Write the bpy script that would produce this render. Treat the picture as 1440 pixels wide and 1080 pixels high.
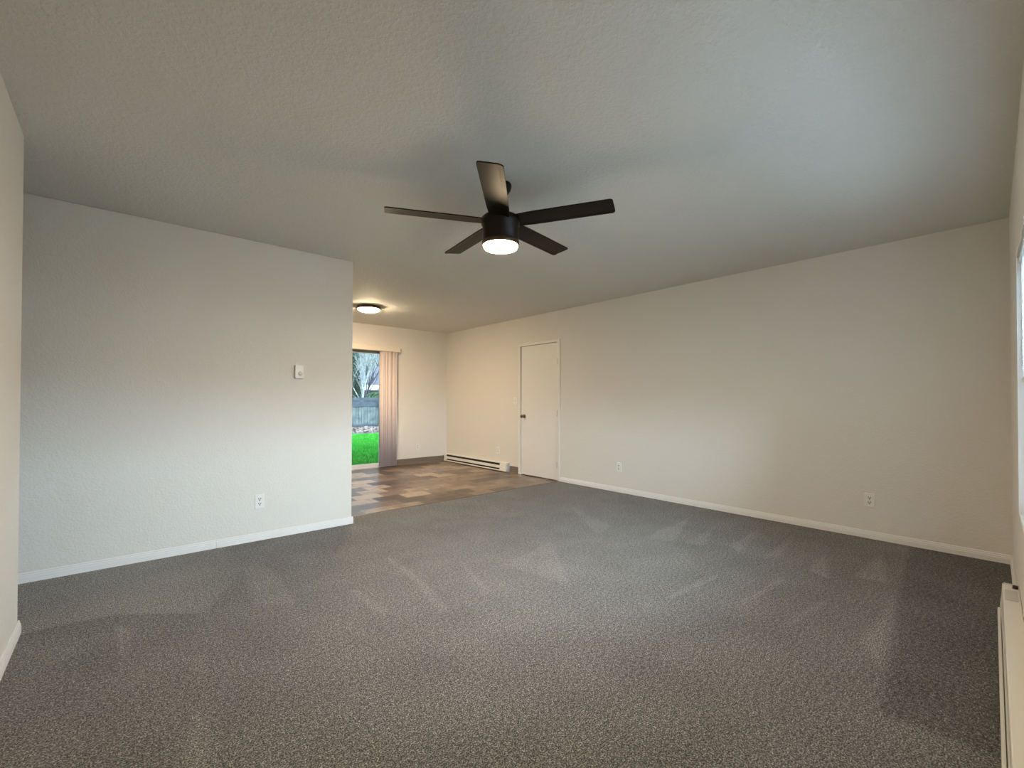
import bpy, bmesh, math, random
from mathutils import Vector, Matrix, noise

# ------------------------------------------------------------------ start
for o in list(bpy.data.objects):
    bpy.data.objects.remove(o, do_unlink=True)
SC = bpy.context.scene
COL = SC.collection
PI = math.pi
rnd = random.Random(7)

# ------------------------------------------------------------------ camera
cam_data = bpy.data.cameras.new('camera')
cam = bpy.data.objects.new('camera', cam_data)
COL.objects.link(cam)
SC.camera = cam
F_PX = 627.47
cam_data.sensor_fit = 'HORIZONTAL'
cam_data.sensor_width = 36.0
cam_data.lens = 36.0 * F_PX / 1440.0
cam_data.shift_x = -3.3 / 1440.0
cam_data.shift_y = 17.36 / 1440.0
cam_data.clip_start = 0.01
cam_data.clip_end = 300
yaw, pit, rol = map(math.radians, (41.39, 0.6256, 0.1062))
fw = Vector((math.sin(yaw) * math.cos(pit), math.cos(yaw) * math.cos(pit), math.sin(pit)))
rt = Vector((math.cos(yaw), -math.sin(yaw), 0))
up = rt.cross(fw)
r2 = rt * math.cos(rol) + up * math.sin(rol)
u2 = -rt * math.sin(rol) + up * math.cos(rol)
cam.matrix_world = Matrix(((r2.x, u2.x, -fw.x, 0), (r2.y, u2.y, -fw.y, 0), (r2.z, u2.z, -fw.z, 1.1378), (0, 0, 0, 1)))

# ------------------------------------------------------------------ light, sky, exposure
SC.view_settings.view_transform = 'Standard'
SC.view_settings.look = 'None'
SC.view_settings.gamma = 1.0
SC.view_settings.use_curve_mapping = False
SC.view_settings.exposure = 1.85
FAN_LAMP = 98.0        # emission of the fan's lamp glass
DINING_LAMP = 84.0     # emission of the flush ceiling lamp
SKY_FRONT = 9.5
SKY_ZENITH = 1.3       # top of the overcast dome
SKY_BACK = 0.26         # duller sky over the back garden
WARM = (1.0, 0.755, 0.47)

world = bpy.data.worlds.new('overcast_sky')
SC.world = world
world.use_nodes = True
wn, wl = world.node_tree.nodes, world.node_tree.links
wn.clear()
w_out = wn.new('ShaderNodeOutputWorld')
w_bg = wn.new('ShaderNodeBackground')
w_tc = wn.new('ShaderNodeTexCoord')
w_sep = wn.new('ShaderNodeSeparateXYZ')


def w_range(src, a, b, c, d):
    n = wn.new('ShaderNodeMapRange')
    n.interpolation_type = 'SMOOTHSTEP'
    for i, v in enumerate((a, b, c, d)):
        n.inputs[i + 1].default_value = v
    wl.new(src, n.inputs[0])
    return n.outputs[0]


def w_math(op, p, q):
    n = wn.new('ShaderNodeMath')
    n.operation = op
    wl.new(p, n.inputs[0])
    wl.new(q, n.inputs[1])
    return n.outputs[0]


w_bg.inputs[0].default_value = (0.60, 0.80, 1.0, 1)
wl.new(w_tc.outputs['Generated'], w_sep.inputs[0])
w_dome = w_range(w_sep.outputs[2], 0.1, 1.0, SKY_BACK, SKY_ZENITH)
w_lobe = w_math('MULTIPLY', w_range(w_sep.outputs[1], 0.0, -0.6, 0.0, 1.0), w_range(w_sep.outputs[2], 0.62, 0.3, 0.0, SKY_FRONT))
wl.new(w_math('ADD', w_dome, w_lobe), w_bg.inputs[1])
wl.new(w_bg.outputs[0], w_out.inputs[0])

# ------------------------------------------------------------------ room dimensions (metres)
H = 2.44
XR = 4.694       # right wall face
YL = 4.117       # left wall face
XE = 1.616       # end of left wall
YF = 7.302       # far wall face
XN = -0.369      # wall beside the hallway, near the camera
YN = 3.236       # its end
YC = 4.35        # carpet / vinyl line
M_FRONT = 0.029  # the window wall is slightly out of square
Y_FRONT0 = 0.045 - M_FRONT * XR
A_FRONT = math.atan(M_FRONT)


# ------------------------------------------------------------------ helpers
def new_bm():
    return bmesh.new()


def bx(bm, x0, x1, y0, y1, z0, z1, mi=0):
    vs = [bm.verts.new((x, y, z)) for z in (z0, z1) for y in (y0, y1) for x in (x0, x1)]
    for f in ((0, 2, 3, 1), (4, 5, 7, 6), (0, 1, 5, 4), (2, 6, 7, 3), (0, 4, 6, 2), (1, 3, 7, 5)):
        fc = bm.faces.new([vs[i] for i in f])
        fc.material_index = mi
    return vs


def lathe(bm, prof, seg=48, axis='z', c=(0, 0, 0), mi=0):
    """prof: list of (radius, height)."""
    rings = []
    c = Vector(c)
    for r, h in prof:
        if r < 1e-6:
            p = {'z': (0, 0, h), 'x': (h, 0, 0), 'y': (0, h, 0)}[axis]
            rings.append([bm.verts.new(c + Vector(p))])
        else:
            ring = []
            for i in range(seg):
                a = 2 * PI * i / seg
                ca, sa = r * math.cos(a), r * math.sin(a)
                p = {'z': (ca, sa, h), 'x': (h, ca, sa), 'y': (ca, h, sa)}[axis]
                ring.append(bm.verts.new(c + Vector(p)))
            rings.append(ring)
    for a, b in zip(rings[:-1], rings[1:]):
        for i in range(seg):
            j = (i + 1) % seg
            if len(a) == 1 and len(b) == 1:
                continue
            if len(a) == 1:
                q = [a[0], b[i], b[j]]
            elif len(b) == 1:
                q = [a[i], a[j], b[0]]
            else:
                q = [a[i], a[j], b[j], b[i]]
            try:
                f = bm.faces.new(q)
                f.smooth = True
                f.material_index = mi
            except ValueError:
                pass
    return rings


def prism(bm, prof, p0, p1, side, mi=0):
    """Extrude a profile of (depth, height) pairs from p0 to p1; side is the unit vector the depth runs along."""
    p0, p1, side = Vector(p0), Vector(p1), Vector(side)
    a = [bm.verts.new(p0 + side * d + Vector((0, 0, h))) for d, h in prof]
    b = [bm.verts.new(p1 + side * d + Vector((0, 0, h))) for d, h in prof]
    n = len(prof)
    for i in range(n):
        j = (i + 1) % n
        bm.faces.new((a[i], a[j], b[j], b[i])).material_index = mi
    bm.faces.new(a).material_index = mi
    bm.faces.new(list(reversed(b))).material_index = mi


def tube(bm, pts, radii, seg=6):
    prev = None
    for k, (p, r) in enumerate(zip(pts, radii)):
        p = Vector(p)
        d = (Vector(pts[min(k + 1, len(pts) - 1)]) - Vector(pts[max(k - 1, 0)])).normalized()
        s = d.orthogonal().normalized()
        t = d.cross(s)
        ring = [bm.verts.new(p + (s * math.cos(2 * PI * i / seg) + t * math.sin(2 * PI * i / seg)) * r) for i in range(seg)]
        if prev:
            for i in range(seg):
                j = (i + 1) % seg
                bm.faces.new((prev[i], prev[j], ring[j], ring[i])).smooth = True
        else:
            bm.faces.new(list(reversed(ring)))
        prev = ring
    bm.faces.new(prev)


def obj(name, bm, mats, parent=None, loc=None, rotz=0.0, bevel=0.0, smooth=False):
    bmesh.ops.recalc_face_normals(bm, faces=bm.faces[:])
    me = bpy.data.meshes.new(name)
    bm.to_mesh(me)
    bm.free()
    for m in (mats if isinstance(mats, (list, tuple)) else [mats]):
        me.materials.append(m)
    o = bpy.data.objects.new(name, me)
    COL.objects.link(o)
    if parent:
        o.parent = parent
    if loc:
        o.location = loc
    o.rotation_euler[2] = rotz
    if smooth:
        for p in me.polygons:
            p.use_smooth = True
    if bevel:
        md = o.modifiers.new('bevel', 'BEVEL')
        md.width = bevel
        md.segments = 2
        md.limit_method = 'ANGLE'
        md.angle_limit = math.radians(40)
    return o


def tag(o, label=None, cat=None, group=None, kind=None):
    if label:
        o['label'] = label
    if cat:
        o['category'] = cat
    if group:
        o['group'] = group
    if kind:
        o['kind'] = kind
    return o


def thing(name, label, cat, loc, rotz=0.0, group=None):
    o = bpy.data.objects.new(name, None)
    o.empty_display_size = 0.1
    COL.objects.link(o)
    o.location = loc
    o.rotation_euler[2] = rotz
    return tag(o, label, cat, group)


def struct(name, bm, mats, label, cat, **k):
    return tag(obj(name, bm, mats, **k), label, cat, kind='structure')


def dup(root, loc, rotz, label, group=None):
    r = root.copy()
    COL.objects.link(r)
    r.location = loc
    r.rotation_euler = (0, 0, rotz)
    tag(r, label, group=group)
    for ch in list(root.children):
        c = ch.copy()
        COL.objects.link(c)
        c.parent = r
        for g in list(ch.children):
            d = g.copy()
            COL.objects.link(d)
            d.parent = c
    return r


# ------------------------------------------------------------------ materials
def mat(name, color, rough=0.5, metal=0.0, spec=0.5):
    m = bpy.data.materials.new(name)
    m.use_nodes = True
    b = m.node_tree.nodes['Principled BSDF']
    b.inputs['Base Color'].default_value = (*color, 1)
    b.inputs['Roughness'].default_value = rough
    b.inputs['Metallic'].default_value = metal
    b.inputs['Specular IOR Level'].default_value = spec
    return m


def N(m, t, **k):
    n = m.node_tree.nodes.new(t)
    for a, v in k.items():
        setattr(n, a, v)
    return n


def L(m, a, b):
    m.node_tree.links.new(a, b)


def bsdf(m):
    return m.node_tree.nodes['Principled BSDF']


def obj_coords(m):
    return N(m, 'ShaderNodeTexCoord').outputs['Object']


def add_bump(m, scale, strength, dist, detail=3.0, coords=None, node='ShaderNodeTexNoise', ramp=None):
    t = N(m, node)
    t.inputs['Scale'].default_value = scale
    if node == 'ShaderNodeTexNoise':
        t.inputs['Detail'].default_value = detail
    L(m, coords or obj_coords(m), t.inputs['Vector'])
    out = t.outputs[0]
    if ramp:
        r = N(m, 'ShaderNodeMapRange')
        r.interpolation_type = 'SMOOTHSTEP'
        r.inputs[1].default_value, r.inputs[2].default_value = ramp
        L(m, out, r.inputs[0])
        out = r.outputs[0]
    bp = N(m, 'ShaderNodeBump')
    bp.inputs['Strength'].default_value = strength
    bp.inputs['Distance'].default_value = dist
    L(m, out, bp.inputs['Height'])
    L(m, bp.outputs[0], bsdf(m).inputs['Normal'])
    return m


def tint_noise(m, scale, c0, c1, detail=4.0, lo=0.35, hi=0.65, coords=None):
    t = N(m, 'ShaderNodeTexNoise')
    t.inputs['Scale'].default_value = scale
    t.inputs['Detail'].default_value = detail
    L(m, coords or obj_coords(m), t.inputs['Vector'])
    r = N(m, 'ShaderNodeValToRGB')
    r.color_ramp.elements[0].position = lo
    r.color_ramp.elements[0].color = (*c0, 1)
    r.color_ramp.elements[1].position = hi
    r.color_ramp.elements[1].color = (*c1, 1)
    L(m, t.outputs[0], r.inputs[0])
    L(m, r.outputs[0], bsdf(m).inputs['Base Color'])
    return m


M_wall = add_bump(mat('wall_paint', (0.80, 0.77, 0.715), 0.6, spec=0.3), 90, 0.25, 0.004, ramp=(0.35, 0.7))
M_ceil = add_bump(mat('ceiling_paint', (0.74, 0.73, 0.695), 0.75, spec=0.2), 60, 0.28, 0.005, detail=2.0, ramp=(0.42, 0.62))
M_trim = mat('white_trim_paint', (0.86, 0.85, 0.83), 0.4)
M_door = mat('white_door_paint', (0.84, 0.82, 0.78), 0.45)
M_plate = mat('white_plastic', (0.86, 0.85, 0.82), 0.35)
M_slot = mat('dark_slot', (0.03, 0.028, 0.025), 0.6)
M_heater = mat('white_enamel', (0.86, 0.85, 0.80), 0.35)
M_heat_in = mat('black_heater_interior', (0.012, 0.011, 0.010), 0.7)
M_heat_cap = mat('pale_grey_enamel', (0.66, 0.66, 0.65), 0.4)
M_brass = mat('aged_brass', (0.22, 0.13, 0.06), 0.3, metal=0.9)
M_hinge = mat('dull_bronze_hinge', (0.12, 0.10, 0.07), 0.45, metal=0.5)
M_screw = mat('steel_screw', (0.6, 0.6, 0.58), 0.35, metal=0.9)
M_fan = mat('dark_bronze_metal', (0.014, 0.009, 0.006), 0.36, metal=0.1, spec=0.2)
M_blade = mat('dark_bronze_blade', (0.012, 0.009, 0.006), 0.42, spec=0.12)
M_ring = mat('bronze_ring', (0.10, 0.065, 0.04), 0.4, metal=0.6)
M_alu = mat('white_vinyl_frame', (0.80, 0.80, 0.80), 0.4)
M_alu_dark = mat('grey_aluminium', (0.30, 0.30, 0.30), 0.4, metal=0.5)
M_cove = mat('taupe_vinyl_cove', (0.19, 0.155, 0.12), 0.5)
M_conc = add_bump(tint_noise(mat('patio_concrete', (0.4, 0.4, 0.4), 0.9), 6, (0.34, 0.34, 0.33), (0.45, 0.45, 0.44)), 60, 0.3, 0.004)


def emit(name, color, s):
    m = mat(name, (0.9, 0.88, 0.84), 0.4)
    bsdf(m).inputs['Emission Color'].default_value = (*color, 1)
    bsdf(m).inputs['Emission Strength'].default_value = s
    return m


M_fanlamp = emit('frosted_lamp_glass', WARM, FAN_LAMP)
M_dinlamp = emit('frosted_diffuser', (1.0, 0.77, 0.50), DINING_LAMP)


def glass():
    m = bpy.data.materials.new('window_glass')
    m.use_nodes = True
    nt = m.node_tree
    nt.nodes.remove(nt.nodes['Principled BSDF'])
    out = nt.nodes['Material Output']
    mix = N(m, 'ShaderNodeMixShader')
    fr = N(m, 'ShaderNodeFresnel')
    fr.inputs[0].default_value = 1.45
    tr = N(m, 'ShaderNodeBsdfTransparent')
    tr.inputs[0].default_value = (0.96, 0.98, 0.97, 1)
    gl = N(m, 'ShaderNodeBsdfGlossy')
    gl.inputs['Roughness'].default_value = 0.0
    L(m, fr.outputs[0], mix.inputs[0])
    L(m, tr.outputs[0], mix.inputs[1])
    L(m, gl.outputs[0], mix.inputs[2])
    L(m, mix.outputs[0], out.inputs[0])
    return m


M_glass = glass()


def translucent(name, color, amt):
    m = mat(name, color, 0.6)
    nt = m.node_tree
    mix = N(m, 'ShaderNodeMixShader')
    mix.inputs[0].default_value = amt
    tl = N(m, 'ShaderNodeBsdfTranslucent')
    tl.inputs[0].default_value = (*color, 1)
    L(m, bsdf(m).outputs[0], mix.inputs[1])
    L(m, tl.outputs[0], mix.inputs[2])
    L(m, mix.outputs[0], nt.nodes['Material Output'].inputs[0])
    return m


M_vane = translucent('pale_pink_vane_fabric', (0.91, 0.80, 0.78), 0.3)
M_slat = translucent('white_mini_slat', (0.88, 0.89, 0.90), 0.35)


def carpet_mat():
    m = mat('cut_pile_carpet', (0.3, 0.27, 0.23), 1.0, spec=0.05)
    co = obj_coords(m)
    t = N(m, 'ShaderNodeTexNoise')
    t.inputs['Scale'].default_value = 190
    t.inputs['Detail'].default_value = 4
    t.inputs['Roughness'].default_value = 0.75
    L(m, co, t.inputs['Vector'])
    r = N(m, 'ShaderNodeValToRGB')
    e = r.color_ramp.elements
    e[0].position, e[0].color = 0.39, (0.010, 0.010, 0.010, 1)
    e[1].position, e[1].color = 0.61, (0.475, 0.462, 0.445, 1)
    x = e.new(0.5)
    x.color = (0.122, 0.119, 0.115, 1)
    L(m, t.outputs[0], r.inputs[0])
    tb = N(m, 'ShaderNodeTexNoise')
    tb.inputs['Scale'].default_value = 62
    tb.inputs['Detail'].default_value = 2
    L(m, co, tb.inputs['Vector'])
    # pile tone: vacuum strokes, plus shade painted in near the window wall
    at = N(m, 'ShaderNodeAttribute', attribute_name='nap_shade')
    t2 = N(m, 'ShaderNodeTexNoise')
    t2.inputs['Scale'].default_value = 3.2
    t2.inputs['Detail'].default_value = 3
    L(m, co, t2.inputs['Vector'])
    mr = N(m, 'ShaderNodeMapRange')
    mr.inputs[1].default_value, mr.inputs[2].default_value = 0.3, 0.7
    mr.inputs[3].default_value, mr.inputs[4].default_value = -0.10, 0.10
    L(m, t2.outputs[0], mr.inputs[0])
    mb = N(m, 'ShaderNodeMapRange')
    mb.inputs[1].default_value, mb.inputs[2].default_value = 0.3, 0.7
    mb.inputs[3].default_value, mb.inputs[4].default_value = -0.42, 0.42
    L(m, tb.outputs[0], mb.inputs[0])
    a0 = N(m, 'ShaderNodeMath', operation='ADD')
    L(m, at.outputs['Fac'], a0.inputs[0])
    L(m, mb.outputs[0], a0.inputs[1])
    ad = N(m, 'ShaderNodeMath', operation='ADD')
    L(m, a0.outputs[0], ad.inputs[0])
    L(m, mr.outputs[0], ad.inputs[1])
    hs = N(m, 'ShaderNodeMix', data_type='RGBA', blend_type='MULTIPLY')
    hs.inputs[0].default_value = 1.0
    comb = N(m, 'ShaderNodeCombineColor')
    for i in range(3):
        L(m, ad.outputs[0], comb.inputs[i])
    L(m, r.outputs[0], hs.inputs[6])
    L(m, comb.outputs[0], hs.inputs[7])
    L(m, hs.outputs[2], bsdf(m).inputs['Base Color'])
    bp = N(m, 'ShaderNodeBump')
    bp.inputs['Strength'].default_value = 0.6
    bp.inputs['Distance'].default_value = 0.008
    L(m, t.outputs[0], bp.inputs['Height'])
    L(m, bp.outputs[0], bsdf(m).inputs['Normal'])
    bsdf(m).inputs['Sheen Weight'].default_value = 0.15
    bsdf(m).inputs['Sheen Roughness'].default_value = 0.6
    return m


M_carpet = carpet_mat()


def vinyl_mat():
    m = mat('stone_pattern_vinyl', (0.3, 0.22, 0.16), 0.30, spec=0.55)
    co = obj_coords(m)
    br = N(m, 'ShaderNodeTexBrick')
    br.offset = 0.5
    br.squash = 1.0
    br.inputs['Scale'].default_value = 1.0
    br.inputs['Brick Width'].default_value = 0.34
    br.inputs['Row Height'].default_value = 0.24
    br.inputs['Mortar Size'].default_value = 0.0025
    br.inputs['Color1'].default_value = (0, 0, 0, 1)
    br.inputs['Color2'].default_value = (1, 1, 1, 1)
    br.inputs['Mortar'].default_value = (0.25, 0.25, 0.25, 1)
    L(m, co, br.inputs['Vector'])
    ns = N(m, 'ShaderNodeTexNoise')
    ns.inputs['Scale'].default_value = 8
    ns.inputs['Detail'].default_value = 8
    ns.inputs['Roughness'].default_value = 0.65
    ns.inputs['Distortion'].default_value = 0.8
    L(m, co, ns.inputs['Vector'])
    mx = N(m, 'ShaderNodeMix', data_type='RGBA')
    mx.inputs[0].default_value = 0.63
    L(m, br.outputs['Color'], mx.inputs[6])
    L(m, ns.outputs['Color'], mx.inputs[7])
    bw = N(m, 'ShaderNodeRGBToBW')
    L(m, mx.outputs[2], bw.inputs[0])
    r = N(m, 'ShaderNodeValToRGB')
    e = r.color_ramp.elements
    e[0].position, e[0].color = 0.34, (0.055, 0.034, 0.022, 1)
    e[1].position, e[1].color = 0.66, (0.40, 0.31, 0.225, 1)
    a = e.new(0.42)
    a.color = (0.120, 0.079, 0.052, 1)
    b = e.new(0.56)
    b.color = (0.22, 0.158, 0.110, 1)
    L(m, bw.outputs[0], r.inputs[0])
    L(m, r.outputs[0], bsdf(m).inputs['Base Color'])
    bp = N(m, 'ShaderNodeBump')
    bp.inputs['Strength'].default_value = 0.15
    bp.inputs['Distance'].default_value = 0.002
    L(m, ns.outputs[0], bp.inputs['Height'])
    L(m, bp.outputs[0], bsdf(m).inputs['Normal'])
    return m


M_vinyl = vinyl_mat()
M_grass = tint_noise(mat('lawn_grass', (0.1, 0.4, 0.05), 0.9, spec=0.1), 5, (0.012, 0.13, 0.010), (0.030, 0.22, 0.022))
M_blade_grass = tint_noise(mat('grass_blades', (0.1, 0.4, 0.05), 0.8, spec=0.1), 2.5, (0.022, 0.26, 0.014), (0.060, 0.42, 0.036))
M_soil = tint_noise(mat('dark_soil', (0.1, 0.08, 0.06), 1.0), 8, (0.12, 0.10, 0.095), (0.24, 0.21, 0.20))
M_leaf_litter = tint_noise(mat('dry_leaves', (0.4, 0.3, 0.25), 0.9), 4, (0.05, 0.030, 0.024), (0.26, 0.19, 0.16))
M_fence = tint_noise(mat('weathered_boards', (0.2, 0.2, 0.2), 0.9), 3.2, (0.035, 0.042, 0.046), (0.10, 0.115, 0.105))
M_fence_dark = tint_noise(mat('dark_weathered_rails', (0.1, 0.1, 0.1), 0.9), 4, (0.018, 0.024, 0.030), (0.040, 0.048, 0.058))
M_bark = tint_noise(mat('dark_bark', (0.06, 0.05, 0.05), 0.95), 9, (0.014, 0.013, 0.015), (0.045, 0.042, 0.044))
M_pale_bark = tint_noise(mat('lichen_grey_bark', (0.4, 0.42, 0.36), 0.95), 9, (0.10, 0.115, 0.095), (0.26, 0.29, 0.24))
M_everg = tint_noise(mat('evergreen_leaves', (0.05, 0.1, 0.05), 0.7), 5, (0.006, 0.016, 0.010), (0.024, 0.048, 0.026))
M_roof = tint_noise(mat('grey_shingle', (0.25, 0.24, 0.28), 0.9), 3, (0.055, 0.052, 0.066), (0.085, 0.080, 0.098))
M_siding = mat('pale_siding', (0.07, 0.09, 0.09), 0.8)
M_gutter = mat('white_gutter', (0.35, 0.38, 0.38), 0.5)

# ------------------------------------------------------------------ room shell
T = 0.12
# ceiling
bm = new_bm()
bx(bm, -2.8, XR + T, -0.4, YF + T, H, H + 0.1)
struct('ceiling', bm, M_ceil, 'textured off-white ceiling above the whole room', 'ceiling')

# unseen roof added over the house to shade the back garden
bm = new_bm()
prism(bm, [(-1.1, 2.56), (-1.1, 2.70), (3.5, 4.9), (8.1, 2.70), (8.1, 2.56)], (-12.0, 0, 0), (18.0, 0, 0), (0, 1, 0))
struct('roof', bm, M_roof, 'unseen shingled roof, added to shade the back garden', 'roof')

# unseen blocks added on both sides to keep front sky off the garden
bm = new_bm()
bx(bm, XR + T + 0.02, 17.0, -0.6, YF + T, -0.2, 2.54)
struct('wall_shade_right', bm, M_siding, 'unseen block added right of the room to shade the back garden', 'wall')
bm = new_bm()
bx(bm, -11.0, -2.82, -0.6, YF + T, -0.2, 2.54)
struct('wall_shade_left', bm, M_siding, 'unseen block added beyond the hallway to shade the back garden', 'wall')

# vinyl floor of the dining end
bm = new_bm()
bx(bm, -1.3, XR, YC - 0.004, YF, -0.08, -0.004)
struct('floor', bm, M_vinyl, 'brown stone-pattern vinyl floor of the dining area', 'floor')

# carpet: fine grid, with vacuum strokes, a lighter hallway patch and painted window-wall shade
NAP_SHADE = [
    ([(2.37, 1.35), (2.42, 1.37), (2.94, 1.34), (2.91, 1.3)], 0.30),
    ([(2.6, 1.04), (2.66, 1.06), (3.22, 1.03), (3.17, 1.0)], 0.30),
    ([(2.55, 0.79), (2.6, 0.8), (3.02, 0.76), (2.99, 0.74)], 0.32),
    ([(3.49, 0.96), (3.96, 0.98), (3.43, 0.82)], 0.28),
    ([(3.59, 0.72), (4.27, 0.7), (3.62, 0.56)], 0.28),
    ([(3.51, 1.25), (4.28, 1.28), (3.67, 1.17)], 0.22),
    ([(3.62, 1.53), (4.29, 1.55), (3.49, 1.39)], 0.24),
    ([(3.4, 1.79), (4.05, 1.84), (3.47, 1.66)], 0.2),
    ([(3.29, 2.09), (4.22, 2.16), (3.37, 1.87)], 0.2),
    ([(2.64, 0.51), (3.36, 0.49), (2.44, 0.4)], 0.26),
    ([(1.43, 3.04), (1.49, 3.05), (1.46, 2.6), (1.35, 2.06), (1.29, 2.07), (1.41, 2.58)], 0.2),
    ([(2.01, 2.37), (2.65, 2.55), (2.1, 1.86)], 0.16),
    ([(1.8, 2.63), (1.82, 2.6), (1.67, 2.1), (1.61, 2.07)], 0.18),
    ([(3.66, 3.23), (3.37, 2.47), (3.06, 2.4)], 0.14),
    ([(-0.01, 3.01), (0.04, 2.97), (0.02, 2.5)], 0.25),
    ([(0.64, 3.48), (0.77, 3.37), (0.75, 2.68), (0.57, 2.83)], 0.16),
    ([(0.21, 2.03), (0.25, 1.99), (0.22, 1.67), (0.15, 1.72)], 0.22),
    ([(0.22, 2.47), (0.3, 2.42), (0.25, 2.19)], 0.2),
    ([(1.04, 2.67), (1.08, 2.66), (1.1, 2.26), (1.05, 2.24)], 0.2),
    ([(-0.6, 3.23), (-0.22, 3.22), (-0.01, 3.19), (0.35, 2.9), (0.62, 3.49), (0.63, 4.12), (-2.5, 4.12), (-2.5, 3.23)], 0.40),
    ([(3.28, 0.47), (2.97, 0.42), (2.1, 0.35), (2.12, -0.1), (3.98, -0.1), (4.9, -0.1), (4.64, 0.58)], -0.32),  # shade under the window, painted into the carpet tone
]


def poly_sd(px, py, poly):
    inside, best = False, 1e9
    n = len(poly)
    for i in range(n):
        ax, ay = poly[i]
        bx_, by = poly[(i + 1) % n]
        dx, dy = bx_ - ax, by - ay
        t = max(0, min(1, ((px - ax) * dx + (py - ay) * dy) / (dx * dx + dy * dy + 1e-12)))
        d = math.hypot(px - ax - t * dx, py - ay - t * dy)
        best = min(best, d)
        if (ay > py) != (by > py) and px < (bx_ - ax) * (py - ay) / (by - ay) + ax:
            inside = not inside
    return -best if inside else best


def carpet_mesh(name, x0, x1, y0, y1, step, z):
    nx, ny = int((x1 - x0) / step), int((y1 - y0) / step)
    vs, nap_shade = [], []
    boxes = [(min(p[0] for p in P) - .1, max(p[0] for p in P) + .1, min(p[1] for p in P) - .1, max(p[1] for p in P) + .1) for P, _ in NAP_SHADE]
    for j in range(ny + 1):
        for i in range(nx + 1):
            x, y = x0 + (x1 - x0) * i / nx, y0 + (y1 - y0) * j / ny
            v = 1.0
            for (P, a), b in zip(NAP_SHADE, boxes):
                if b[0] < x < b[1] and b[2] < y < b[3]:
                    s = poly_sd(x, y, P)
                    w = max(0, min(1, 0.5 - s / 0.03))
                    k = max(0.0, min(1.0, (0.75 - x) / 0.6)) if a > 0.33 else 1.0   # the lighter hallway patch fades out to the right
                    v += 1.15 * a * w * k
            # fan of soft strokes
            v += 0.05 * noise.noise(Vector((x * 1.2, y * 5.0, 3.1))) + 0.05 * noise.noise(Vector((x * 6.0, y * 1.3, 8.7)))
            vs.append((x, y, z))
            nap_shade.append(v)
    fs = []
    for j in range(ny):
        for i in range(nx):
            a = j * (nx + 1) + i
            fs.append((a, a + 1, a + nx + 2, a + nx + 1))
    return vs, fs, nap_shade


bm = new_bm()
vs, fs, nap_shade = carpet_mesh('c', XN - 0.1, XR, -0.25, YC, 0.02, 0.0)
lay = bm.verts.layers.float.new('nap_shade')
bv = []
for v, n_ in zip(vs, nap_shade):
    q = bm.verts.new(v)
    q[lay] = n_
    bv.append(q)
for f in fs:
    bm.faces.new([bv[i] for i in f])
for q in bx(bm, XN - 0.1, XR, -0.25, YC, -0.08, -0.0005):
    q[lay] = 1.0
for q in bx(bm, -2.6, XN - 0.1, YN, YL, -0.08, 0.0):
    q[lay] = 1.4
struct('floor', bm, M_carpet, 'grey-beige speckled wall-to-wall carpet with vacuum marks and painted shade by the window wall', 'carpet')

# walls
bm = new_bm()
bx(bm, -2.6, XE, YL, YL + T, -0.08, H)
struct('wall_left', bm, M_wall, 'off-white wall with the thermostat, ending at the dining area', 'wall', bevel=0.006)
bm = new_bm()
bx(bm, XN - T, XN, -0.4, YN, -0.08, H)
bx(bm, -2.6, XN - T, YN - T, YN, -0.08, H)
struct('wall_entry', bm, M_wall, 'narrow off-white wall edge hiding the hallway', 'wall', bevel=0.006)
bm = new_bm()
bx(bm, -2.8, -2.6, YN - T, YL + T, -0.08, H)
struct('wall_hall', bm, M_wall, 'end wall of the hallway behind the entry wall', 'wall')
bm = new_bm()
bx(bm, -1.5, -1.3, YL + T, YF + T, -0.08, H)
struct('wall_kitchen', bm, M_wall, 'end wall of the dining area hidden behind the left wall', 'wall')
# right wall with the door opening
DY0, DY1, DZ = 4.385, 5.172, 2.0
bm = new_bm()
bx(bm, XR, XR + T, -0.4, DY0, -0.08, H)
bx(bm, XR, XR + T, DY1, YF + T, -0.08, H)
bx(bm, XR, XR + T, DY0, DY1, DZ, H)
bx(bm, XR + T - 0.02, XR + T, DY0, DY1, -0.08, DZ)
struct('wall_right', bm, M_wall, 'long off-white wall on the right with the closed door', 'wall')
# far wall with sliding door opening
SX0, SX1, SZ = 1.60, 3.431, 2.03
bm = new_bm()
bx(bm, -1.5, SX0, YF, YF + T, -0.08, H)
bx(bm, SX1, XR, YF, YF + T, -0.08, H)
bx(bm, SX0, SX1, YF, YF + T, SZ, H)
struct('wall_far', bm, M_wall, 'far wall of the dining area around the sliding glass door', 'wall')
# front wall (own slightly turned frame) with window opening
WX0, WX1, WZ0, WZ1 = 1.30, 3.45, 0.56, 1.88
FR = dict(loc=(0, Y_FRONT0, 0), rotz=A_FRONT)
bm = new_bm()
bx(bm, XN - T, WX0, -T, 0, -0.08, H)
bx(bm, WX1, XR + 0.02, -T, 0, -0.08, H)
bx(bm, WX0, WX1, -T, 0, -0.08, WZ0)
bx(bm, WX0, WX1, -T, 0, WZ1, H)
struct('wall_front', bm, M_wall, 'off-white window wall above the baseboard heater seen from above', 'wall', **FR)

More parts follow.
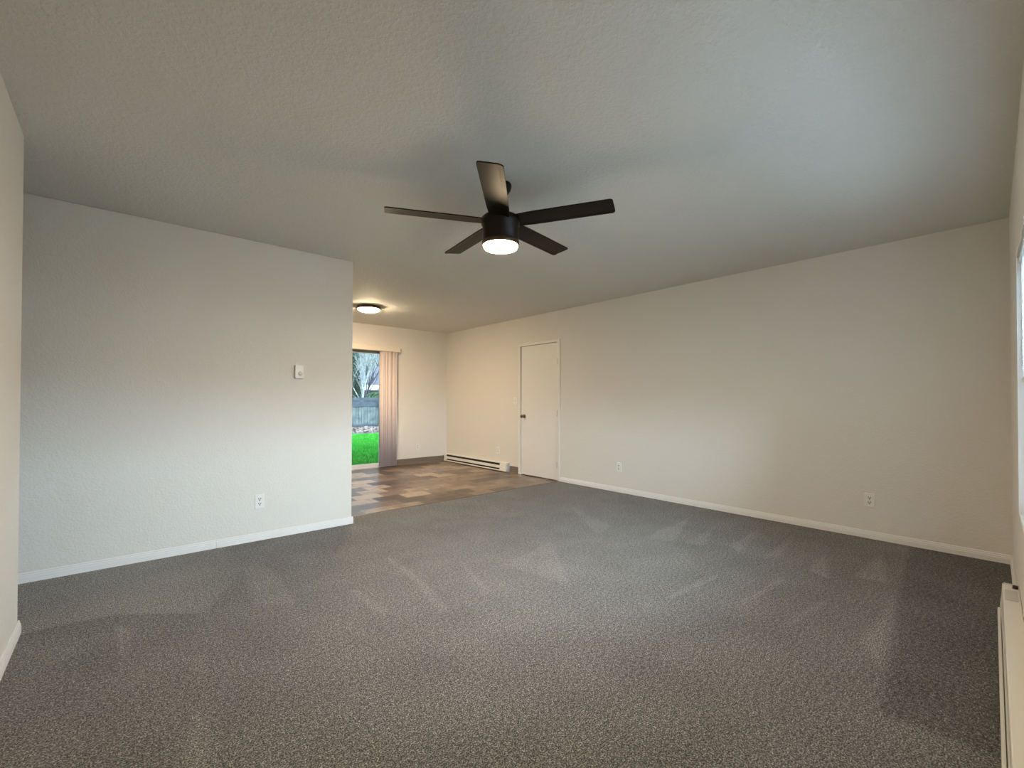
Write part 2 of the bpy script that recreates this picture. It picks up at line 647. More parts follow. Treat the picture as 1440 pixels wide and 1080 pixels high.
# baseboards: stepped white moulding
BP = [(0, 0), (0.012, 0), (0.012, 0.034), (0.010, 0.038), (0.010, 0.046), (0.0065, 0.050), (0.006, 0.059), (0.003, 0.063), (0, 0.063)]
bm = new_bm()
prism(bm, BP, (-2.6, YL, 0), (0.5585, YL, 0), (0, -1, 0))
prism(bm, BP, (0.5615, YL, 0), (XE + 0.012, YL, 0), (0, -1, 0))
prism(bm, BP, (XE, YL, 0), (XE, YL + T, 0), (1, 0, 0))
struct('baseboard_left', bm, M_trim, 'white stepped baseboard under the thermostat wall', 'baseboard')
bm = new_bm()
prism(bm, BP, (XR, 0.05, 0), (XR, 3.2835, 0), (-1, 0, 0))
prism(bm, BP, (XR, 3.2865, 0), (XR, 4.335, 0), (-1, 0, 0))
struct('baseboard_right', bm, M_trim, 'white stepped baseboard along the right wall up to the door', 'baseboard')
bm = new_bm()
prism(bm, BP, (XN, -0.05, 0), (XN, YN + 0.012, 0), (1, 0, 0))
prism(bm, BP, (XN, YN, 0), (XN - 0.5, YN, 0), (0, 1, 0))
struct('baseboard_entry', bm, M_trim, 'short piece of white baseboard along the narrow hallway wall edge', 'baseboard')
bm = new_bm()
prism(bm, BP, (3.60, 0, 0), (XR - 0.01, 0, 0), (0, 1, 0))
struct('baseboard_front', bm, M_trim, 'white baseboard under the window wall beyond the heater', 'baseboard', **FR)
CP = [(0, -0.004), (0.014, -0.004), (0.006, 0.012), (0.004, 0.098), (0, 0.102)]
bm = new_bm()
prism(bm, CP, (SX1 + 0.01, YF, 0), (XR, YF, 0), (0, -1, 0))
struct('baseboard_far', bm, M_cove, 'dark taupe vinyl cove base on the far dining wall', 'baseboard')
bm = new_bm()
prism(bm, CP, (XR, 5.216, 0), (XR, 5.425, 0), (-1, 0, 0))
struct('baseboard_dining', bm, M_cove, 'short dark taupe cove base between heater and door', 'baseboard')
# metal edge strip between carpet and vinyl
bm = new_bm()
prism(bm, [(-0.012, 0.0), (0.0, 0.004), (0.012, 0.002), (0.02, -0.003)], (XE + 0.02, YC, 0), (XR - 0.02, YC, 0), (0, 1, 0))
struct('trim_1', bm, mat('carpet_edge_strip', (0.12, 0.09, 0.07), 0.5), 'thin dark edge strip where carpet meets vinyl', 'floor trim')

# ------------------------------------------------------------------ closed door in the right wall
door = tag(thing('door_1', 'closed plain white door with brass knob in the right wall', 'door', (XR, (DY0 + DY1) / 2, 0)), kind='structure')
cy = (DY0 + DY1) / 2
bm = new_bm()
bx(bm, 0.006, 0.040, DY0 + 0.006 - cy, DY1 - 0.008 - cy, 0.006, DZ - 0.012)
leaf = obj('door_leaf', bm, M_door, door, bevel=0.002)
bm = new_bm()
cw = 0.045
bx(bm, -0.016, 0.0, DY0 - cw - 0.006 - cy, DY0 - 0.002 - cy, 0.0, DZ + 0.028)
bx(bm, -0.016, 0.0, DY1 + 0.002 - cy, DY1 + cw - 0.003 - cy, 0.0, DZ + 0.028)
bx(bm, -0.016, 0.0, DY0 - 0.002 - cy, DY1 + 0.002 - cy, DZ - 0.008, DZ + 0.028)
obj('door_casing', bm, M_door, door, bevel=0.002)
bm = new_bm()
ky, kz = 5.095 - cy, 0.905
lathe(bm, [(0, 0.006), (0.030, 0.006), (0.030, 0.000), (0.026, -0.005), (0.012, -0.007), (0.010, -0.030), (0.018, -0.036), (0.0255, -0.046), (0.0265, -0.056), (0.020, -0.066), (0.008, -0.069), (0, -0.069)], 28, 'x', (0, ky, kz))
tag(obj('door_knob', bm, M_brass, leaf), 'aged brass round knob')
for hz in (1.713, 0.968, 0.225):
    bm = new_bm()
    bx(bm, -0.003, 0.006, DY0 + 0.004 - cy, DY0 + 0.014 - cy, hz - 0.044, hz + 0.044)
    lathe(bm, [(0, -0.046), (0.006, -0.046), (0.006, 0.046), (0, 0.046)], 12, 'z', (-0.004, DY0 + 0.002 - cy, hz))
    tag(obj('hinge', bm, M_hinge, door), 'dull bronze hinge')


# ------------------------------------------------------------------ small wall fittings
def rrect(bm, w, h, r, y0, y1, cx=0, cz=0, seg=4, taper=0.0):
    """rounded rectangle slab in the xz plane, front face at y0 (towards -y)."""
    def ring(y, k):
        out = []
        for sx, sz, a0 in ((1, 1, 0), (-1, 1, PI / 2), (-1, -1, PI), (1, -1, 1.5 * PI)):
            for i in range(seg + 1):
                a = a0 + PI / 2 * i / seg
                out.append(bm.verts.new((cx + sx * (w / 2 - r - k) + r * math.cos(a), y, cz + sz * (h / 2 - r - k) + r * math.sin(a))))
        return out
    a, b = ring(y1, 0), ring(y0, taper)
    n = len(a)
    for i in range(n):
        j = (i + 1) % n
        bm.faces.new((a[i], a[j], b[j], b[i]))
    bm.faces.new(a)
    bm.faces.new(list(reversed(b)))


def make_outlet(label, loc, rotz, group):
    t = thing('wall_outlet', label, 'outlet', loc, rotz, group)
    bm = new_bm()
    rrect(bm, 0.070, 0.115, 0.004, -0.0065, 0.0, taper=0.003)
    obj('plate', bm, M_plate, t)
    for s in (1, -1):
        bm = new_bm()
        rrect(bm, 0.034, 0.028, 0.008, -0.009, -0.005, 0, s * 0.0195)
        rc = obj('receptacle', bm, M_plate, t)
        bm = new_bm()
        z = s * 0.0195
        bx(bm, -0.0096, -0.0050, -0.0095, -0.0085, z - 0.001, z + 0.010)
        bx(bm, 0.0050, 0.0096, -0.0095, -0.0085, z - 0.001, z + 0.010)
        lathe(bm, [(0, -0.0095), (0.0045, -0.0095), (0.0045, -0.0085), (0, -0.0085)], 12, 'y', (0, 0, z - 0.0075))
        obj('socket_slots', bm, M_slot, rc)
    bm = new_bm()
    lathe(bm, [(0, -0.0078), (0.003, -0.0076), (0.0032, -0.006), (0, -0.006)], 12, 'y')
    obj('screw', bm, M_screw, t)
    return t


G_OUT = 'duplex outlets low on the walls'
out0 = make_outlet('white duplex outlet low on the thermostat wall', (0.8555, YL - 0.0002, 0.316), 0, G_OUT)
dup(out0, (XR - 0.0002, 0.839, 0.318), -PI / 2, 'white duplex outlet on the right wall closest to the window', G_OUT)
dup(out0, (XR - 0.0002, 3.336, 0.312), -PI / 2, 'white duplex outlet on the right wall to the right of the door', G_OUT)
dup(out0, (XR - 0.0002, 5.721, 0.327), -PI / 2, 'white duplex outlet above the dining baseboard heater', G_OUT)
dup(out0, (4.074, YF - 0.0002, 0.305), 0, 'white outlet low on the far wall beside the vertical blinds', G_OUT)

sw = thing('light_switch', 'white toggle light switch on the wall left of the door', 'light switch', (XR - 0.0002, 5.30, 1.14), -PI / 2)
bm = new_bm()
rrect(bm, 0.070, 0.115, 0.004, -0.0065, 0.0, taper=0.003)
obj('plate', bm, M_plate, sw)
bm = new_bm()
prism(bm, [(0.006, -0.010), (0.006, 0.010), (0.016, 0.012), (0.017, 0.006)], (-0.005, 0, 0), (0.005, 0, 0), (0, -1, 0))
obj('toggle', bm, M_plate, sw)
for s in (1, -1):
    bm = new_bm()
    lathe(bm, [(0, -0.0078), (0.003, -0.0076), (0.0032, -0.006), (0, -0.006)], 12, 'y', (0, 0, s * 0.030))
    obj('screw', bm, M_screw, sw)

th = thing('thermostat', 'small white dial thermostat on the left wall', 'thermostat', (1.147, YL - 0.0002, 1.387), 0)
bm = new_bm()
rrect(bm, 0.070, 0.113, 0.006, -0.030, 0.0, taper=0.002)
obj('body', bm, M_plate, th)
bm = new_bm()
lathe(bm, [(0, -0.046), (0.014, -0.046), (0.0165, -0.043), (0.018, -0.029), (0, -0.029)], 32, 'y', (0.006, 0, -0.015))
dial = obj('dial', bm, M_plate, th)
bm = new_bm()
bx(bm, 0.0052, 0.0068, -0.0468, -0.0455, -0.014, -0.002)
obj('pointer_mark', bm, mat('grey_mark', (0.4, 0.4, 0.4), 0.5), dial)


# ------------------------------------------------------------------ electric baseboard heaters
def heater(label, loc, rotz, length, h, d, near_cap, far_cap, cap_x, hd=0.72):
    """local x runs along the wall, -y out of it (front), z up; the panel with the wiring box is at x = 0."""
    t = thing('baseboard_heater', label, 'heater', loc, rotz, 'electric baseboard heaters')
    k = h / 0.15
    bm = new_bm()
    bx(bm, near_cap * 0.3, length - far_cap * 0.3, -d * 0.66, -0.002, 0.020 * k, 0.136 * k)
    obj('heating_core', bm, M_heat_in, t)
    bm = new_bm()
    prism(bm, [(0.001, 0.136 * k), (d * (hd - 0.06), 0.138 * k), (d * (hd - 0.02), 0.133 * k), (d * (hd + 0.02), 0.134 * k), (d * hd, 0.149 * k), (d * (hd - 0.04), 0.15 * k), (0.001, 0.15 * k)], (0, 0, 0), (length, 0, 0), (0, -1, 0))
    obj('hood', bm, M_heater, t)
    bm = new_bm()
    prism(bm, [(d * 0.88, 0.102 * k), (d * 0.92, 0.103 * k), (d * 0.985, 0.058 * k), (d * 0.945, 0.056 * k)], (0, 0, 0), (length, 0, 0), (0, -1, 0))
    obj('front_cover', bm, M_heater, t)
    bm = new_bm()
    prism(bm, [(d * 0.70, 0.012 * k), (d * 1.12, 0.012 * k), (d * 1.18, 0.018 * k), (d * 1.16, 0.033 * k), (d * 1.02, 0.034 * k), (d * 1.02, 0.018 * k), (d * 0.70, 0.018 * k)], (0, 0, 0), (length, 0, 0), (0, -1, 0))
    obj('bottom_lip', bm, M_heater, t)
    for x0, x1 in ((0.0, near_cap), (length - far_cap, length)):
        bm = new_bm()
        prism(bm, [(0.001, 0.012 * k), (d * 1.0, 0.012 * k), (d * 1.0, 0.05 * k), (d * 0.88, 0.13 * k), (d * 0.80, 0.1505 * k), (0.001, 0.1505 * k)], (x0, 0, 0), (x1, 0, 0), (0, -1, 0))
        obj('end_panel', bm, M_heater, t)
    bm = new_bm()
    prism(bm, [(0.0005, 0.010 * k), (d * 1.03, 0.010 * k), (d * 1.03, 0.05 * k), (d * 0.91, 0.135 * k), (d * 0.82, 0.153 * k), (0.0005, 0.153 * k)], (cap_x - 0.009, 0, 0), (cap_x + 0.009, 0, 0), (0, -1, 0))
    tag(obj('end_cap', bm, M_heat_cap, t), 'pale grey end cap')
    return t, k


h1, _ = heater('long white baseboard heater under the outlet by the dining corner', (XR - 0.001, 7.275, 0), -PI / 2, 1.83, 0.148, 0.066, 0.06, 0.17, 1.83)
h1.location.z = -0.004
fx, fy = 3.545, Y_FRONT0 + M_FRONT * 3.545
h2, k2 = heater('white baseboard heater running along the wall under the window', (fx, fy + 0.001, 0), PI + A_FRONT, 3.05, 0.17, 0.066, 0.17, 0.06, 0.0, 0.90)
bm = new_bm()
rrect(bm, 0.17, 0.045, 0.008, -0.0025, 0.0, 0.20, 0)
pl = obj('cover_plate', bm, M_heat_cap, h2)
pl.rotation_euler[0] = PI / 2
pl.rotation_euler[0] = -PI / 2
pl.location = (0.0, -0.030, 0.1705)
tag(pl, 'pale grey cover plate on the heater top')
bm = new_bm()
lathe(bm, [(0, 0.0), (0.011, 0.0), (0.010, 0.016), (0, 0.018)], 16, 'z', (0.06, -0.014, 0.1695))
tag(obj('control_knob', bm, M_slot, h2), 'small black knob')

# ------------------------------------------------------------------ front window, sash, blind
win = tag(thing('window_1', 'white framed window in the wall above the heater', 'window', (0, Y_FRONT0, 0), A_FRONT), kind='structure')
bm = new_bm()
f = 0.045
bx(bm, WX0, WX0 + f, -0.10, -0.045, WZ0, WZ1)
bx(bm, WX1 - f, WX1, -0.10, -0.045, WZ0, WZ1)
bx(bm, WX0 + f, WX1 - f, -0.10, -0.045, WZ0, WZ0 + f)
bx(bm, WX0 + f, WX1 - f, -0.10, -0.045, WZ1 - f, WZ1)
mx_ = (WX0 + WX1) / 2
bx(bm, mx_ - 0.025, mx_ + 0.025, -0.095, -0.05, WZ0 + f, WZ1 - f)
obj('window_frame', bm, M_alu, win, bevel=0.003)
bm = new_bm()
bx(bm, WX0 + f - 0.006, mx_ - 0.02, -0.075, -0.070, WZ0 + f - 0.006, WZ1 - f + 0.006)
bx(bm, mx_ + 0.02, WX1 - f + 0.006, -0.075, -0.070, WZ0 + f - 0.006, WZ1 - f + 0.006)
obj('window_pane', bm, M_glass, win)
bm = new_bm()
bx(bm, WX0, WX1, -0.05, 0.0, WZ0 - 0.004, WZ0 + 0.008)
obj('window_sill', bm, M_trim, win, bevel=0.004)
bm = new_bm()
bx(bm, WX1 - 0.002, WX1 + 0.001, -0.05, 0.001, WZ0, WZ1)
bx(bm, WX0 - 0.001, WX0 + 0.002, -0.05, 0.001, WZ0, WZ1)
obj('window_jamb', bm, M_trim, win)

bl = thing('mini_blind', 'half-raised white mini blind in the window above the heater', 'blind', (0, Y_FRONT0, 0), A_FRONT)
bm = new_bm()
bx(bm, WX0 + 0.01, WX1 - 0.006, -0.038, -0.008, WZ1 - 0.032, WZ1 - 0.002)
obj('headrail', bm, M_plate, bl, bevel=0.002)
bm = new_bm()
zb = 1.26
n = int((WZ1 - 0.04 - zb - 0.02) / 0.0125)
ca = math.radians(28)
for i in range(n):
    z = WZ1 - 0.045 - i * 0.0125
    pts = []
    for k_ in (-1, -0.33, 0.33, 1):
        yy = -0.023 + k_ * 0.0105 * math.cos(ca)
        zz = z + k_ * 0.0105 * math.sin(ca) + (1 - k_ * k_) * 0.0015
        pts.append((yy, zz))
    a = [bm.verts.new((WX0 + 0.012, y_, z_)) for y_, z_ in pts]
    b = [bm.verts.new((WX1 - 0.008, y_, z_)) for y_, z_ in pts]
    for k_ in range(3):
        bm.faces.new((a[k_], a[k_ + 1], b[k_ + 1], b[k_]))
obj('slats', bm, M_slat, bl, smooth=True)
bm = new_bm()
bx(bm, WX0 + 0.012, WX1 - 0.008, -0.034, -0.012, zb - 0.016, zb)
obj('bottom_rail', bm, M_plate, bl, bevel=0.003)
for xx in (WX0 + 0.25, mx_, WX1 - 0.25):
    bm = new_bm()
    tube(bm, [(xx, -0.0115, zb - 0.005), (xx, -0.0115, WZ1 - 0.02)], [0.0009] * 2, 5)
    obj('ladder_cord', bm, M_plate, bl)

# ------------------------------------------------------------------ sliding glass door on the far wall
sd = tag(thing('door_2', 'white sliding glass door to the garden in the far wall', 'sliding door', ((SX0 + SX1) / 2, YF, 0)), kind='structure')
cx = (SX0 + SX1) / 2


def frame_bm(x0, x1, z0, z1, w, y0, y1, wb=None):
    b = new_bm()
    wb = wb or w
    bx(b, x0, x0 + w, y0, y1, z0, z1)
    bx(b, x1 - w, x1, y0, y1, z0, z1)
    bx(b, x0 + w, x1 - w, y0, y1, z0, z0 + wb)
    bx(b, x0 + w, x1 - w, y0, y1, z1 - w, z1)
    return b


obj('door_frame', frame_bm(SX0 - cx, SX1 - cx, -0.004, SZ, 0.035, 0.01, 0.115, 0.022), M_alu, sd, bevel=0.003)
mid = 2.52 - cx
p1 = obj('sliding_panel', frame_bm(mid - 0.03, SX1 - 0.036 - cx, 0.02, SZ - 0.036, 0.045, 0.02, 0.055, 0.05), M_alu, sd, bevel=0.003)
p2 = obj('fixed_panel', frame_bm(SX0 + 0.036 - cx, mid + 0.03, 0.02, SZ - 0.036, 0.045, 0.068, 0.103, 0.05), M_alu, sd, bevel=0.003)
for pp, x0, x1, y in ((p1, mid + 0.01, SX1 - 0.076 - cx, 0.037), (p2, SX0 + 0.076 - cx, mid - 0.01, 0.085)):
    bm = new_bm()
    bx(bm, x0, x1, y - 0.003, y + 0.003, 0.065, SZ - 0.076)
    obj('glass_pane', bm, M_glass, pp)
bm = new_bm()
bx(bm, SX0 + 0.036 - cx, SX1 - 0.036 - cx, 0.012, 0.10, SZ - 0.072, SZ - 0.037)
obj('head_rail', bm, M_alu_dark, sd)

vb = thing('vertical_blind', 'pinkish vertical blind drawn open to the right of the glass door', 'blind', (cx, YF, 0))
bm = new_bm()
vz0, vz1, vx1 = 1.992, 2.080, 3.672
bx(bm, SX0 - 0.12 - cx, vx1 - cx, -0.104, -0.094, vz0, vz1)
bx(bm, vx1 - 0.01 - cx, vx1 - cx, -0.094, -0.001, vz0, vz1)
bx(bm, SX0 - 0.12 - cx, SX0 - 0.11 - cx, -0.094, -0.001, vz0, vz1)
bx(bm, SX0 - 0.12 - cx, vx1 - cx, -0.104, -0.001, vz1, vz1 + 0.006)
obj('valance', bm, mat('cream_valance', (0.80, 0.73, 0.64), 0.5), vb, bevel=0.002)
bm = new_bm()
bx(bm, SX0 - 0.10 - cx, vx1 - 0.02 - cx, -0.075, -0.045, 2.035, 2.075)
obj('head_track', bm, M_alu, vb)
vr = random.Random(3)
nv = 10
for i in range(nv):
    x = 3.355 + 0.027 * i - cx
    ang = math.radians((38, 84, 58, 96, 44, 80, 100, 50, 88, 70)[i])
    bm = new_bm()
    w = 0.089
    cols = []
    for s in range(7):
        u = (s / 6 - 0.5)
        bow = 0.018 * (1 - 4 * u * u)
        lx, ly = u * w, bow
        X = x + lx * math.cos(ang) - ly * math.sin(ang)
        Y = -0.060 - lx * math.sin(ang) - ly * math.cos(ang)
        Y = min(Y, -0.012)
        cols.append((bm.verts.new((X, Y, 0.012)), bm.verts.new((X, Y, 2.03))))
    for a, b in zip(cols[:-1], cols[1:]):
        f_ = bm.faces.new((a[0], b[0], b[1], a[1]))
        f_.smooth = True
    v = obj('vane', bm, M_vane, vb)
    md = v.modifiers.new('thick', 'SOLIDIFY')
    md.thickness = 0.0012

# ------------------------------------------------------------------ ceiling fan with lamp
FX, FY = 1.703, 2.06
fan = thing('ceiling_fan', 'dark bronze five-blade ceiling fan with a lit round lamp', 'ceiling fan', (FX, FY, H))
z = lambda v: v - H
bm = new_bm()
lathe(bm, [(0, 0), (0.064, 0), (0.066, -0.012), (0.060, -0.034), (0.040, -0.062), (0.018, -0.074), (0, -0.074)], 40)
obj('canopy', bm, M_fan, fan)
bm = new_bm()
lathe(bm, [(0.0125, -0.065), (0.0125, z(2.285)), (0.024, z(2.282)), (0.026, z(2.255)), (0, z(2.255)), ], 24)
obj('downrod', bm, M_fan, fan)
bm = new_bm()
lathe(bm, [(0.024, z(2.268)), (0.060, z(2.258)), (0.105, z(2.242)), (0.116, z(2.230)), (0.116, z(2.196)), (0.109, z(2.190)), (0.109, z(2.0820)), (0.106, z(2.0760)), (0.098, z(2.0760)), (0, z(2.082))], 64)
obj('motor_housing', bm, M_fan, fan)
bm = new_bm()
lathe(bm, [(0.1095, z(2.0940)), (0.112, z(2.0920)), (0.112, z(2.0700)), (0.104, z(2.0700)), (0.100, z(2.0720))], 64)
tag(obj('lamp_ring', bm, M_ring, fan), 'thin bronze ring around the lamp')
bm = new_bm()
lathe(bm, [(0.1005, z(2.0770)), (0.1005, z(2.0620)), (0.096, z(2.0550)), (0.080, z(2.0500)), (0.045, z(2.0460)), (0, z(2.0450))], 64)
tag(obj('lamp_lens', bm, M_fanlamp, fan), 'lit frosted lamp lens')


def blade_mesh():
    bm = new_bm()
    r0, r1, w = 0.085, 0.672, 0.128
    rc = 0.018
    th_ = 0.007
    crease = 0.30 * w
    # outline columns along the radius: (r, y_low, y_high)
    xs = [r0, r0 + 0.06, r0 + 0.12, 0.3, 0.4, 0.5, 0.6, r1 - rc]
    for i in range(1, 7):
        xs.append(r1 - rc + rc * math.sin(PI / 2 * i / 6))

    def half(r):
        if r > r1 - rc:
            q = (r - (r1 - rc)) / rc
            return w / 2 - rc * (1 - math.sqrt(max(0, 1 - q * q)))
        k = min(1, (r - r0) / 0.1)
        return w / 2 * (0.86 + 0.14 * k * k * (3 - 2 * k))
    top, bot = [], []
    for r in xs:
        h_ = half(r)
        ys = [-h_, crease, h_]
        zs = [0.0, 0.0, -0.0025]
        top.append([bm.verts.new((r, y_, z_ + th_ / 2)) for y_, z_ in zip(ys, zs)])
        bot.append([bm.verts.new((r, y_, z_ - th_ / 2)) for y_, z_ in zip(ys, zs)])
    for a, b in zip(range(len(xs) - 1), range(1, len(xs))):
        for k in range(2):
            bm.faces.new((top[a][k], top[b][k], top[b][k + 1], top[a][k + 1]))
            bm.faces.new((bot[a][k], bot[a][k + 1], bot[b][k + 1], bot[b][k]))
        bm.faces.new((top[a][0], bot[a][0], bot[b][0], top[b][0]))
        bm.faces.new((top[a][2], top[b][2], bot[b][2], bot[a][2]))
    for e in (0, -1):
        for k in range(2):
            bm.faces.new((top[e][k], top[e][k + 1], bot[e][k + 1], bot[e][k]))
    return bm


b0 = obj('blade', blade_mesh(), M_blade, fan)
blades = [b0]
for k in range(1, 5):
    c = b0.copy()
    COL.objects.link(c)
    c.parent = fan
    blades.append(c)
for k, c in enumerate(blades):
    c.location = (0, 0, z(2.213))
    c.rotation_mode = 'XYZ'
    c.rotation_euler = (math.radians(-8.5), 0, math.radians(226.1 + 72 * k))

# ------------------------------------------------------------------ flush ceiling lamp in the dining area
fl = thing('flush_ceiling_light', 'round bronze-rimmed flush ceiling light over the dining floor', 'ceiling light', (2.55, 5.93, H))
bm = new_bm()
lathe(bm, [(0, 0), (0.150, 0), (0.160, -0.010), (0.163, -0.030), (0.158, -0.040), (0.142, -0.042), (0, -0.030)], 56)
tag(obj('rim', bm, M_ring, fl), 'bronze rim')
bm = new_bm()
lathe(bm, [(0.146, -0.036), (0.143, -0.046), (0.125, -0.060), (0.085, -0.071), (0.04, -0.076), (0, -0.077)], 56)
tag(obj('diffuser', bm, M_dinlamp, fl), 'lit frosted diffuser')

# ------------------------------------------------------------------ garden behind the sliding door, ground all round
GZ = -0.2
bm = new_bm()
bx(bm, -60, 80, -60, 90, GZ - 0.3, GZ - 0.02)
struct('ground', bm, M_soil, 'bare soil beyond the lawn', 'ground')
bm = new_bm()
bx(bm, 0.4, 6.0, YF + T, 8.1, GZ - 0.02, -0.12)
struct('patio', bm, M_conc, 'concrete patio slab outside the glass door', 'patio')
bm = new_bm()
bx(bm, -10, 24, 8.1, 17.6, GZ - 0.02, GZ)
gr = random.Random(11)
for i in range(16000):
    y = 8.15 + 9.4 * gr.random() ** 1.3
    xc = 3.35 / 7.3 * y
    x = xc + gr.uniform(-1.6, 1.2)
    a = gr.uniform(0, PI)
    h_ = gr.uniform(0.025, 0.06)
    w = gr.uniform(0.004, 0.009)
    dx, dy = math.cos(a) * w, math.sin(a) * w
    lx, ly = gr.uniform(-0.03, 0.03), gr.uniform(-0.03, 0.03)
    bm.faces.new((bm.verts.new((x - dx, y - dy, GZ)), bm.verts.new((x + dx, y + dy, GZ)), bm.verts.new((x + lx, y + ly, GZ + h_)))).material_index = 1
tag(obj('lawn', bm, [M_grass, M_blade_grass]), 'bright green lawn outside the glass door', 'grass', kind='stuff')
bm = new_bm()
bx(bm, -14, 22, -14, -0.9, GZ - 0.02, GZ)  # pale slab added to bounce sky light up to the ceiling
struct('ground_reflector', bm, mat('light_concrete', (0.55, 0.55, 0.54), 0.9), 'pale concrete slab added outside the window to bounce sky light indoors', 'ground_reflector')
# leaf litter
bm = new_bm()
for i in range(1500):
    x = gr.uniform(5.5, 12.5)
    y = gr.uniform(17.75, 21.2)
    s = gr.uniform(0.05, 0.12)
    n_ = Vector((gr.uniform(-.6, .6), gr.uniform(-.9, .3), 1)).normalized()
    u_ = n_.orthogonal().normalized()
    v_ = n_.cross(u_)
    a = gr.uniform(0, 2 * PI)
    u_, v_ = u_ * math.cos(a) + v_ * math.sin(a), v_ * math.cos(a) - u_ * math.sin(a)
    c = Vector((x, y, GZ + gr.uniform(0.02, 0.07)))
    bm.faces.new([bm.verts.new(c + u_ * p * s + v_ * q * s + n_ * r_ * s) for p, q, r_ in ((-1, 0, 0.2), (-0.3, 0.55, 0), (0.5, 0.45, 0.05), (1, 0, 0.25), (0.5, -0.45, 0.05), (-0.3, -0.55, 0))])
tag(obj('fallen_leaves', bm, M_leaf_litter), 'dry brown leaves lying between lawn and fence', 'leaves', kind='stuff')

# fence
fn = thing('garden_fence', 'weathered grey board fence behind the lawn', 'fence', (9.5, 21.5, GZ - 0.02))
bm = new_bm()
x = -8.0
while x < 8.0:
    w = gr.uniform(0.13, 0.16)
    hh = 1.16 + gr.uniform(-0.015, 0.015)
    bx(bm, x, x + w - 0.012, -0.012 + gr.uniform(-0.004, 0.004), 0.012, 0.10, hh)
    x += w
obj('board_panel', bm, M_fence, fn)
bm = new_bm()
for zz in (1.17, 1.36):
    bx(bm, -8.0, 8.0, -0.02, 0.02, zz, zz + 0.17)
obj('top_boards', bm, M_fence_dark, fn)
for zz in (0.12, 1.08):
    bm = new_bm()
    bx(bm, -8.0, 8.0, -0.075, -0.035, zz, zz + 0.09)
    obj('rail', bm, M_fence_dark, fn)
for px in (-6.6, -4.3, -2.0, 0.35, 2.7, 5.0, 7.3):
    bm = new_bm()
    bx(bm, px - 0.06, px + 0.06, -0.16, -0.04, 0.0, 1.50)
    obj('post', bm, M_fence_dark, fn)

# neighbour's house
nh = thing('neighbour_house', 'low grey-roofed house with white gutter beyond the fence', 'house', (16.5, 31.0, GZ - 0.02))
bm = new_bm()
bx(bm, -4.4, 6, -2.4, 6, 0, 2.2)
obj('wall', bm, M_siding, nh)
bm = new_bm()
prism(bm, [(0, 2.16), (0, 2.26), (-5.0, 4.0), (-5.0, 3.9)], (-4.9, -3.0, 0), (6.4, -3.0, 0), (0, -1, 0))
obj('roof', bm, M_roof, nh)
bm = new_bm()
bx(bm, -4.95, 6.4, -3.12, -3.0, 2.06, 2.40)
obj('gutter', bm, M_gutter, nh)


def branch(bm, p, d, r, ln, depth, rg, spread=0.5, grav=0.0):
    pts, rad = [p.copy()], [r]
    n_ = 4
    for i in range(n_):
        d = (d + Vector((rg.uniform(-.18, .18), rg.uniform(-.18, .18), rg.uniform(-.1, .15) - grav))).normalized()
        p = p + d * ln / n_
        pts.append(p.copy())
        rad.append(max(0.004, r * (1 - 0.5 * (i + 1) / n_)))
    tube(bm, pts, rad, 5 if depth > 1 else 4)
    if depth <= 0:
        return
    for i in range(3 if depth > 1 else 4):
        k = rg.randint(1, n_)
        nd = (d + Vector((rg.uniform(-1, 1), rg.uniform(-1, 1), rg.uniform(-.3, .8))) * spread * 1.4).normalized()
        branch(bm, pts[k], nd, rad[k] * 0.62, ln * rg.uniform(0.55, 0.8), depth - 1, rg, spread, grav)


def bare_tree(label, loc, h_, lean, m, seed, r):
    rg = random.Random(seed)
    t = thing('bare_tree', label, 'tree', loc, 0, 'leafless trees beyond the fence')
    bm = new_bm()
    d = Vector(lean).normalized()
    pts = [Vector((0, 0, 0)) + d * h_ * 0.5 * i / 5 + Vector((rg.uniform(-.04, .04), 0, 0)) * i for i in range(6)]
    rad = [r * (1 - 0.07 * i) for i in range(6)]
    tube(bm, pts, rad, 8)
    obj('trunk', bm, m, t)
    bm = new_bm()
    for i in range(7):
        k = rg.randint(2, 5)
        nd = (d * 1.2 + Vector((rg.uniform(-1, 1), rg.uniform(-1, 1), rg.uniform(0, .9)))).normalized()
        branch(bm, pts[k] + Vector((0, 0, 0)), nd, rad[k] * 0.6, h_ * rg.uniform(0.25, 0.4), 3, rg)
    obj('branches', bm, m, t)
    return t


bare_tree('dark leaning leafless tree beside the gutter of the house', (10.05, 25.0, GZ - 0.02), 5.6, (0.30, 0, 1), M_bark, 5, 0.07)
bare_tree('pale lichen-covered leafless tree in front of the evergreen', (9.15, 22.6, GZ - 0.02), 5.2, (0.22, 0, 1), M_pale_bark, 12, 0.06)
bare_tree('greyish leafless tree rising behind the roof', (17.0, 38.0, GZ - 0.02), 9.0, (0.02, 0, 1), M_bark, 21, 0.14)

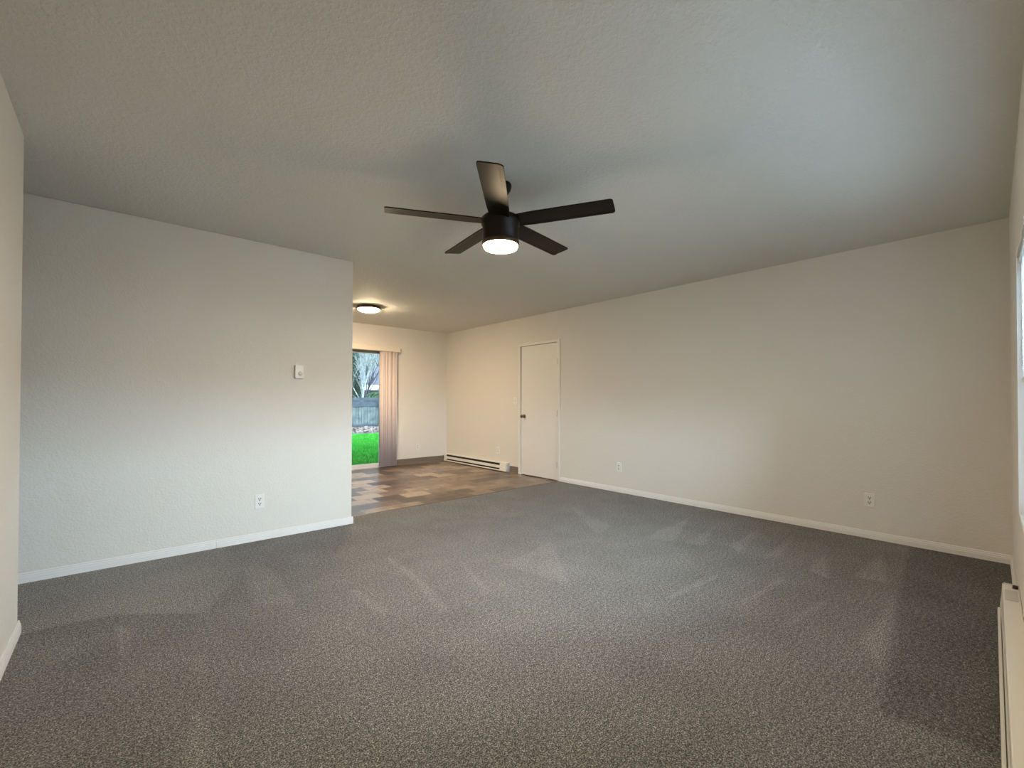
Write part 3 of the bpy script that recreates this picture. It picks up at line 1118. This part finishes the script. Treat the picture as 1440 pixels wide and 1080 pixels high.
# evergreen
ev = thing('evergreen_tree', 'dark evergreen tree behind the pale leafless tree', 'tree', (10.15, 26.0, GZ - 0.02))
bm = new_bm()
tube(bm, [(0, 0, 0), (0.05, 0, 1.5), (0, 0, 3.6)], [0.12, 0.09, 0.04], 8)
obj('trunk', bm, M_bark, ev)
bm = new_bm()
er = random.Random(4)
for i in range(9000):
    hz = 4.6 * er.random() ** 0.8 + 0.5
    R_ = 0.98 * (1 - 0.55 * hz / 5.4) * (0.85 + 0.3 * noise.noise(Vector((hz * 2.2, 1.0, 0))))
    a = er.uniform(0, 2 * PI)
    rr = R_ * (er.random() ** 0.35) * (0.8 + 0.45 * noise.noise(Vector((math.cos(a) * 2, math.sin(a) * 2, hz * 1.7))))
    c = Vector((rr * math.cos(a), rr * math.sin(a), hz))
    n_ = Vector((er.uniform(-1, 1), er.uniform(-1, 1), er.uniform(-.3, 1))).normalized()
    u_ = n_.orthogonal().normalized()
    v_ = n_.cross(u_)
    s = er.uniform(0.05, 0.11)
    bm.faces.new([bm.verts.new(c + u_ * p * s + v_ * q * s) for p, q in ((-1, 0), (0, 0.45), (1, 0), (0, -0.45))])
obj('foliage', bm, M_everg, ev)
# low shrub in front of the house
sh = thing('green_shrub', 'low green shrub under the white gutter behind the fence', 'shrub', (10.25, 22.9, GZ - 0.02))
bm = new_bm()
tube(bm, [(0, 0, 0), (0.02, 0, 0.7)], [0.04, 0.02], 6)
obj('stem', bm, M_bark, sh)
bm = new_bm()
for i in range(2500):
    d = Vector((er.gauss(0, 1), er.gauss(0, 1), er.gauss(0, 1))).normalized()
    c = Vector((0, 0, 1.2)) + Vector((d.x * 0.65, d.y * 0.45, d.z * 0.65)) * er.random() ** 0.3
    n_ = Vector((er.uniform(-1, 1), er.uniform(-1, 1), er.uniform(-.3, 1))).normalized()
    u_ = n_.orthogonal().normalized()
    v_ = n_.cross(u_)
    s = er.uniform(0.05, 0.09)
    bm.faces.new([bm.verts.new(c + u_ * p * s + v_ * q * s) for p, q in ((-1, 0), (0, 0.45), (1, 0), (0, -0.45))])
obj('foliage', bm, tint_noise(mat('shrub_leaves', (0.1, 0.2, 0.05), 0.7), 5, (0.015, 0.045, 0.014), (0.06, 0.12, 0.045)), sh)
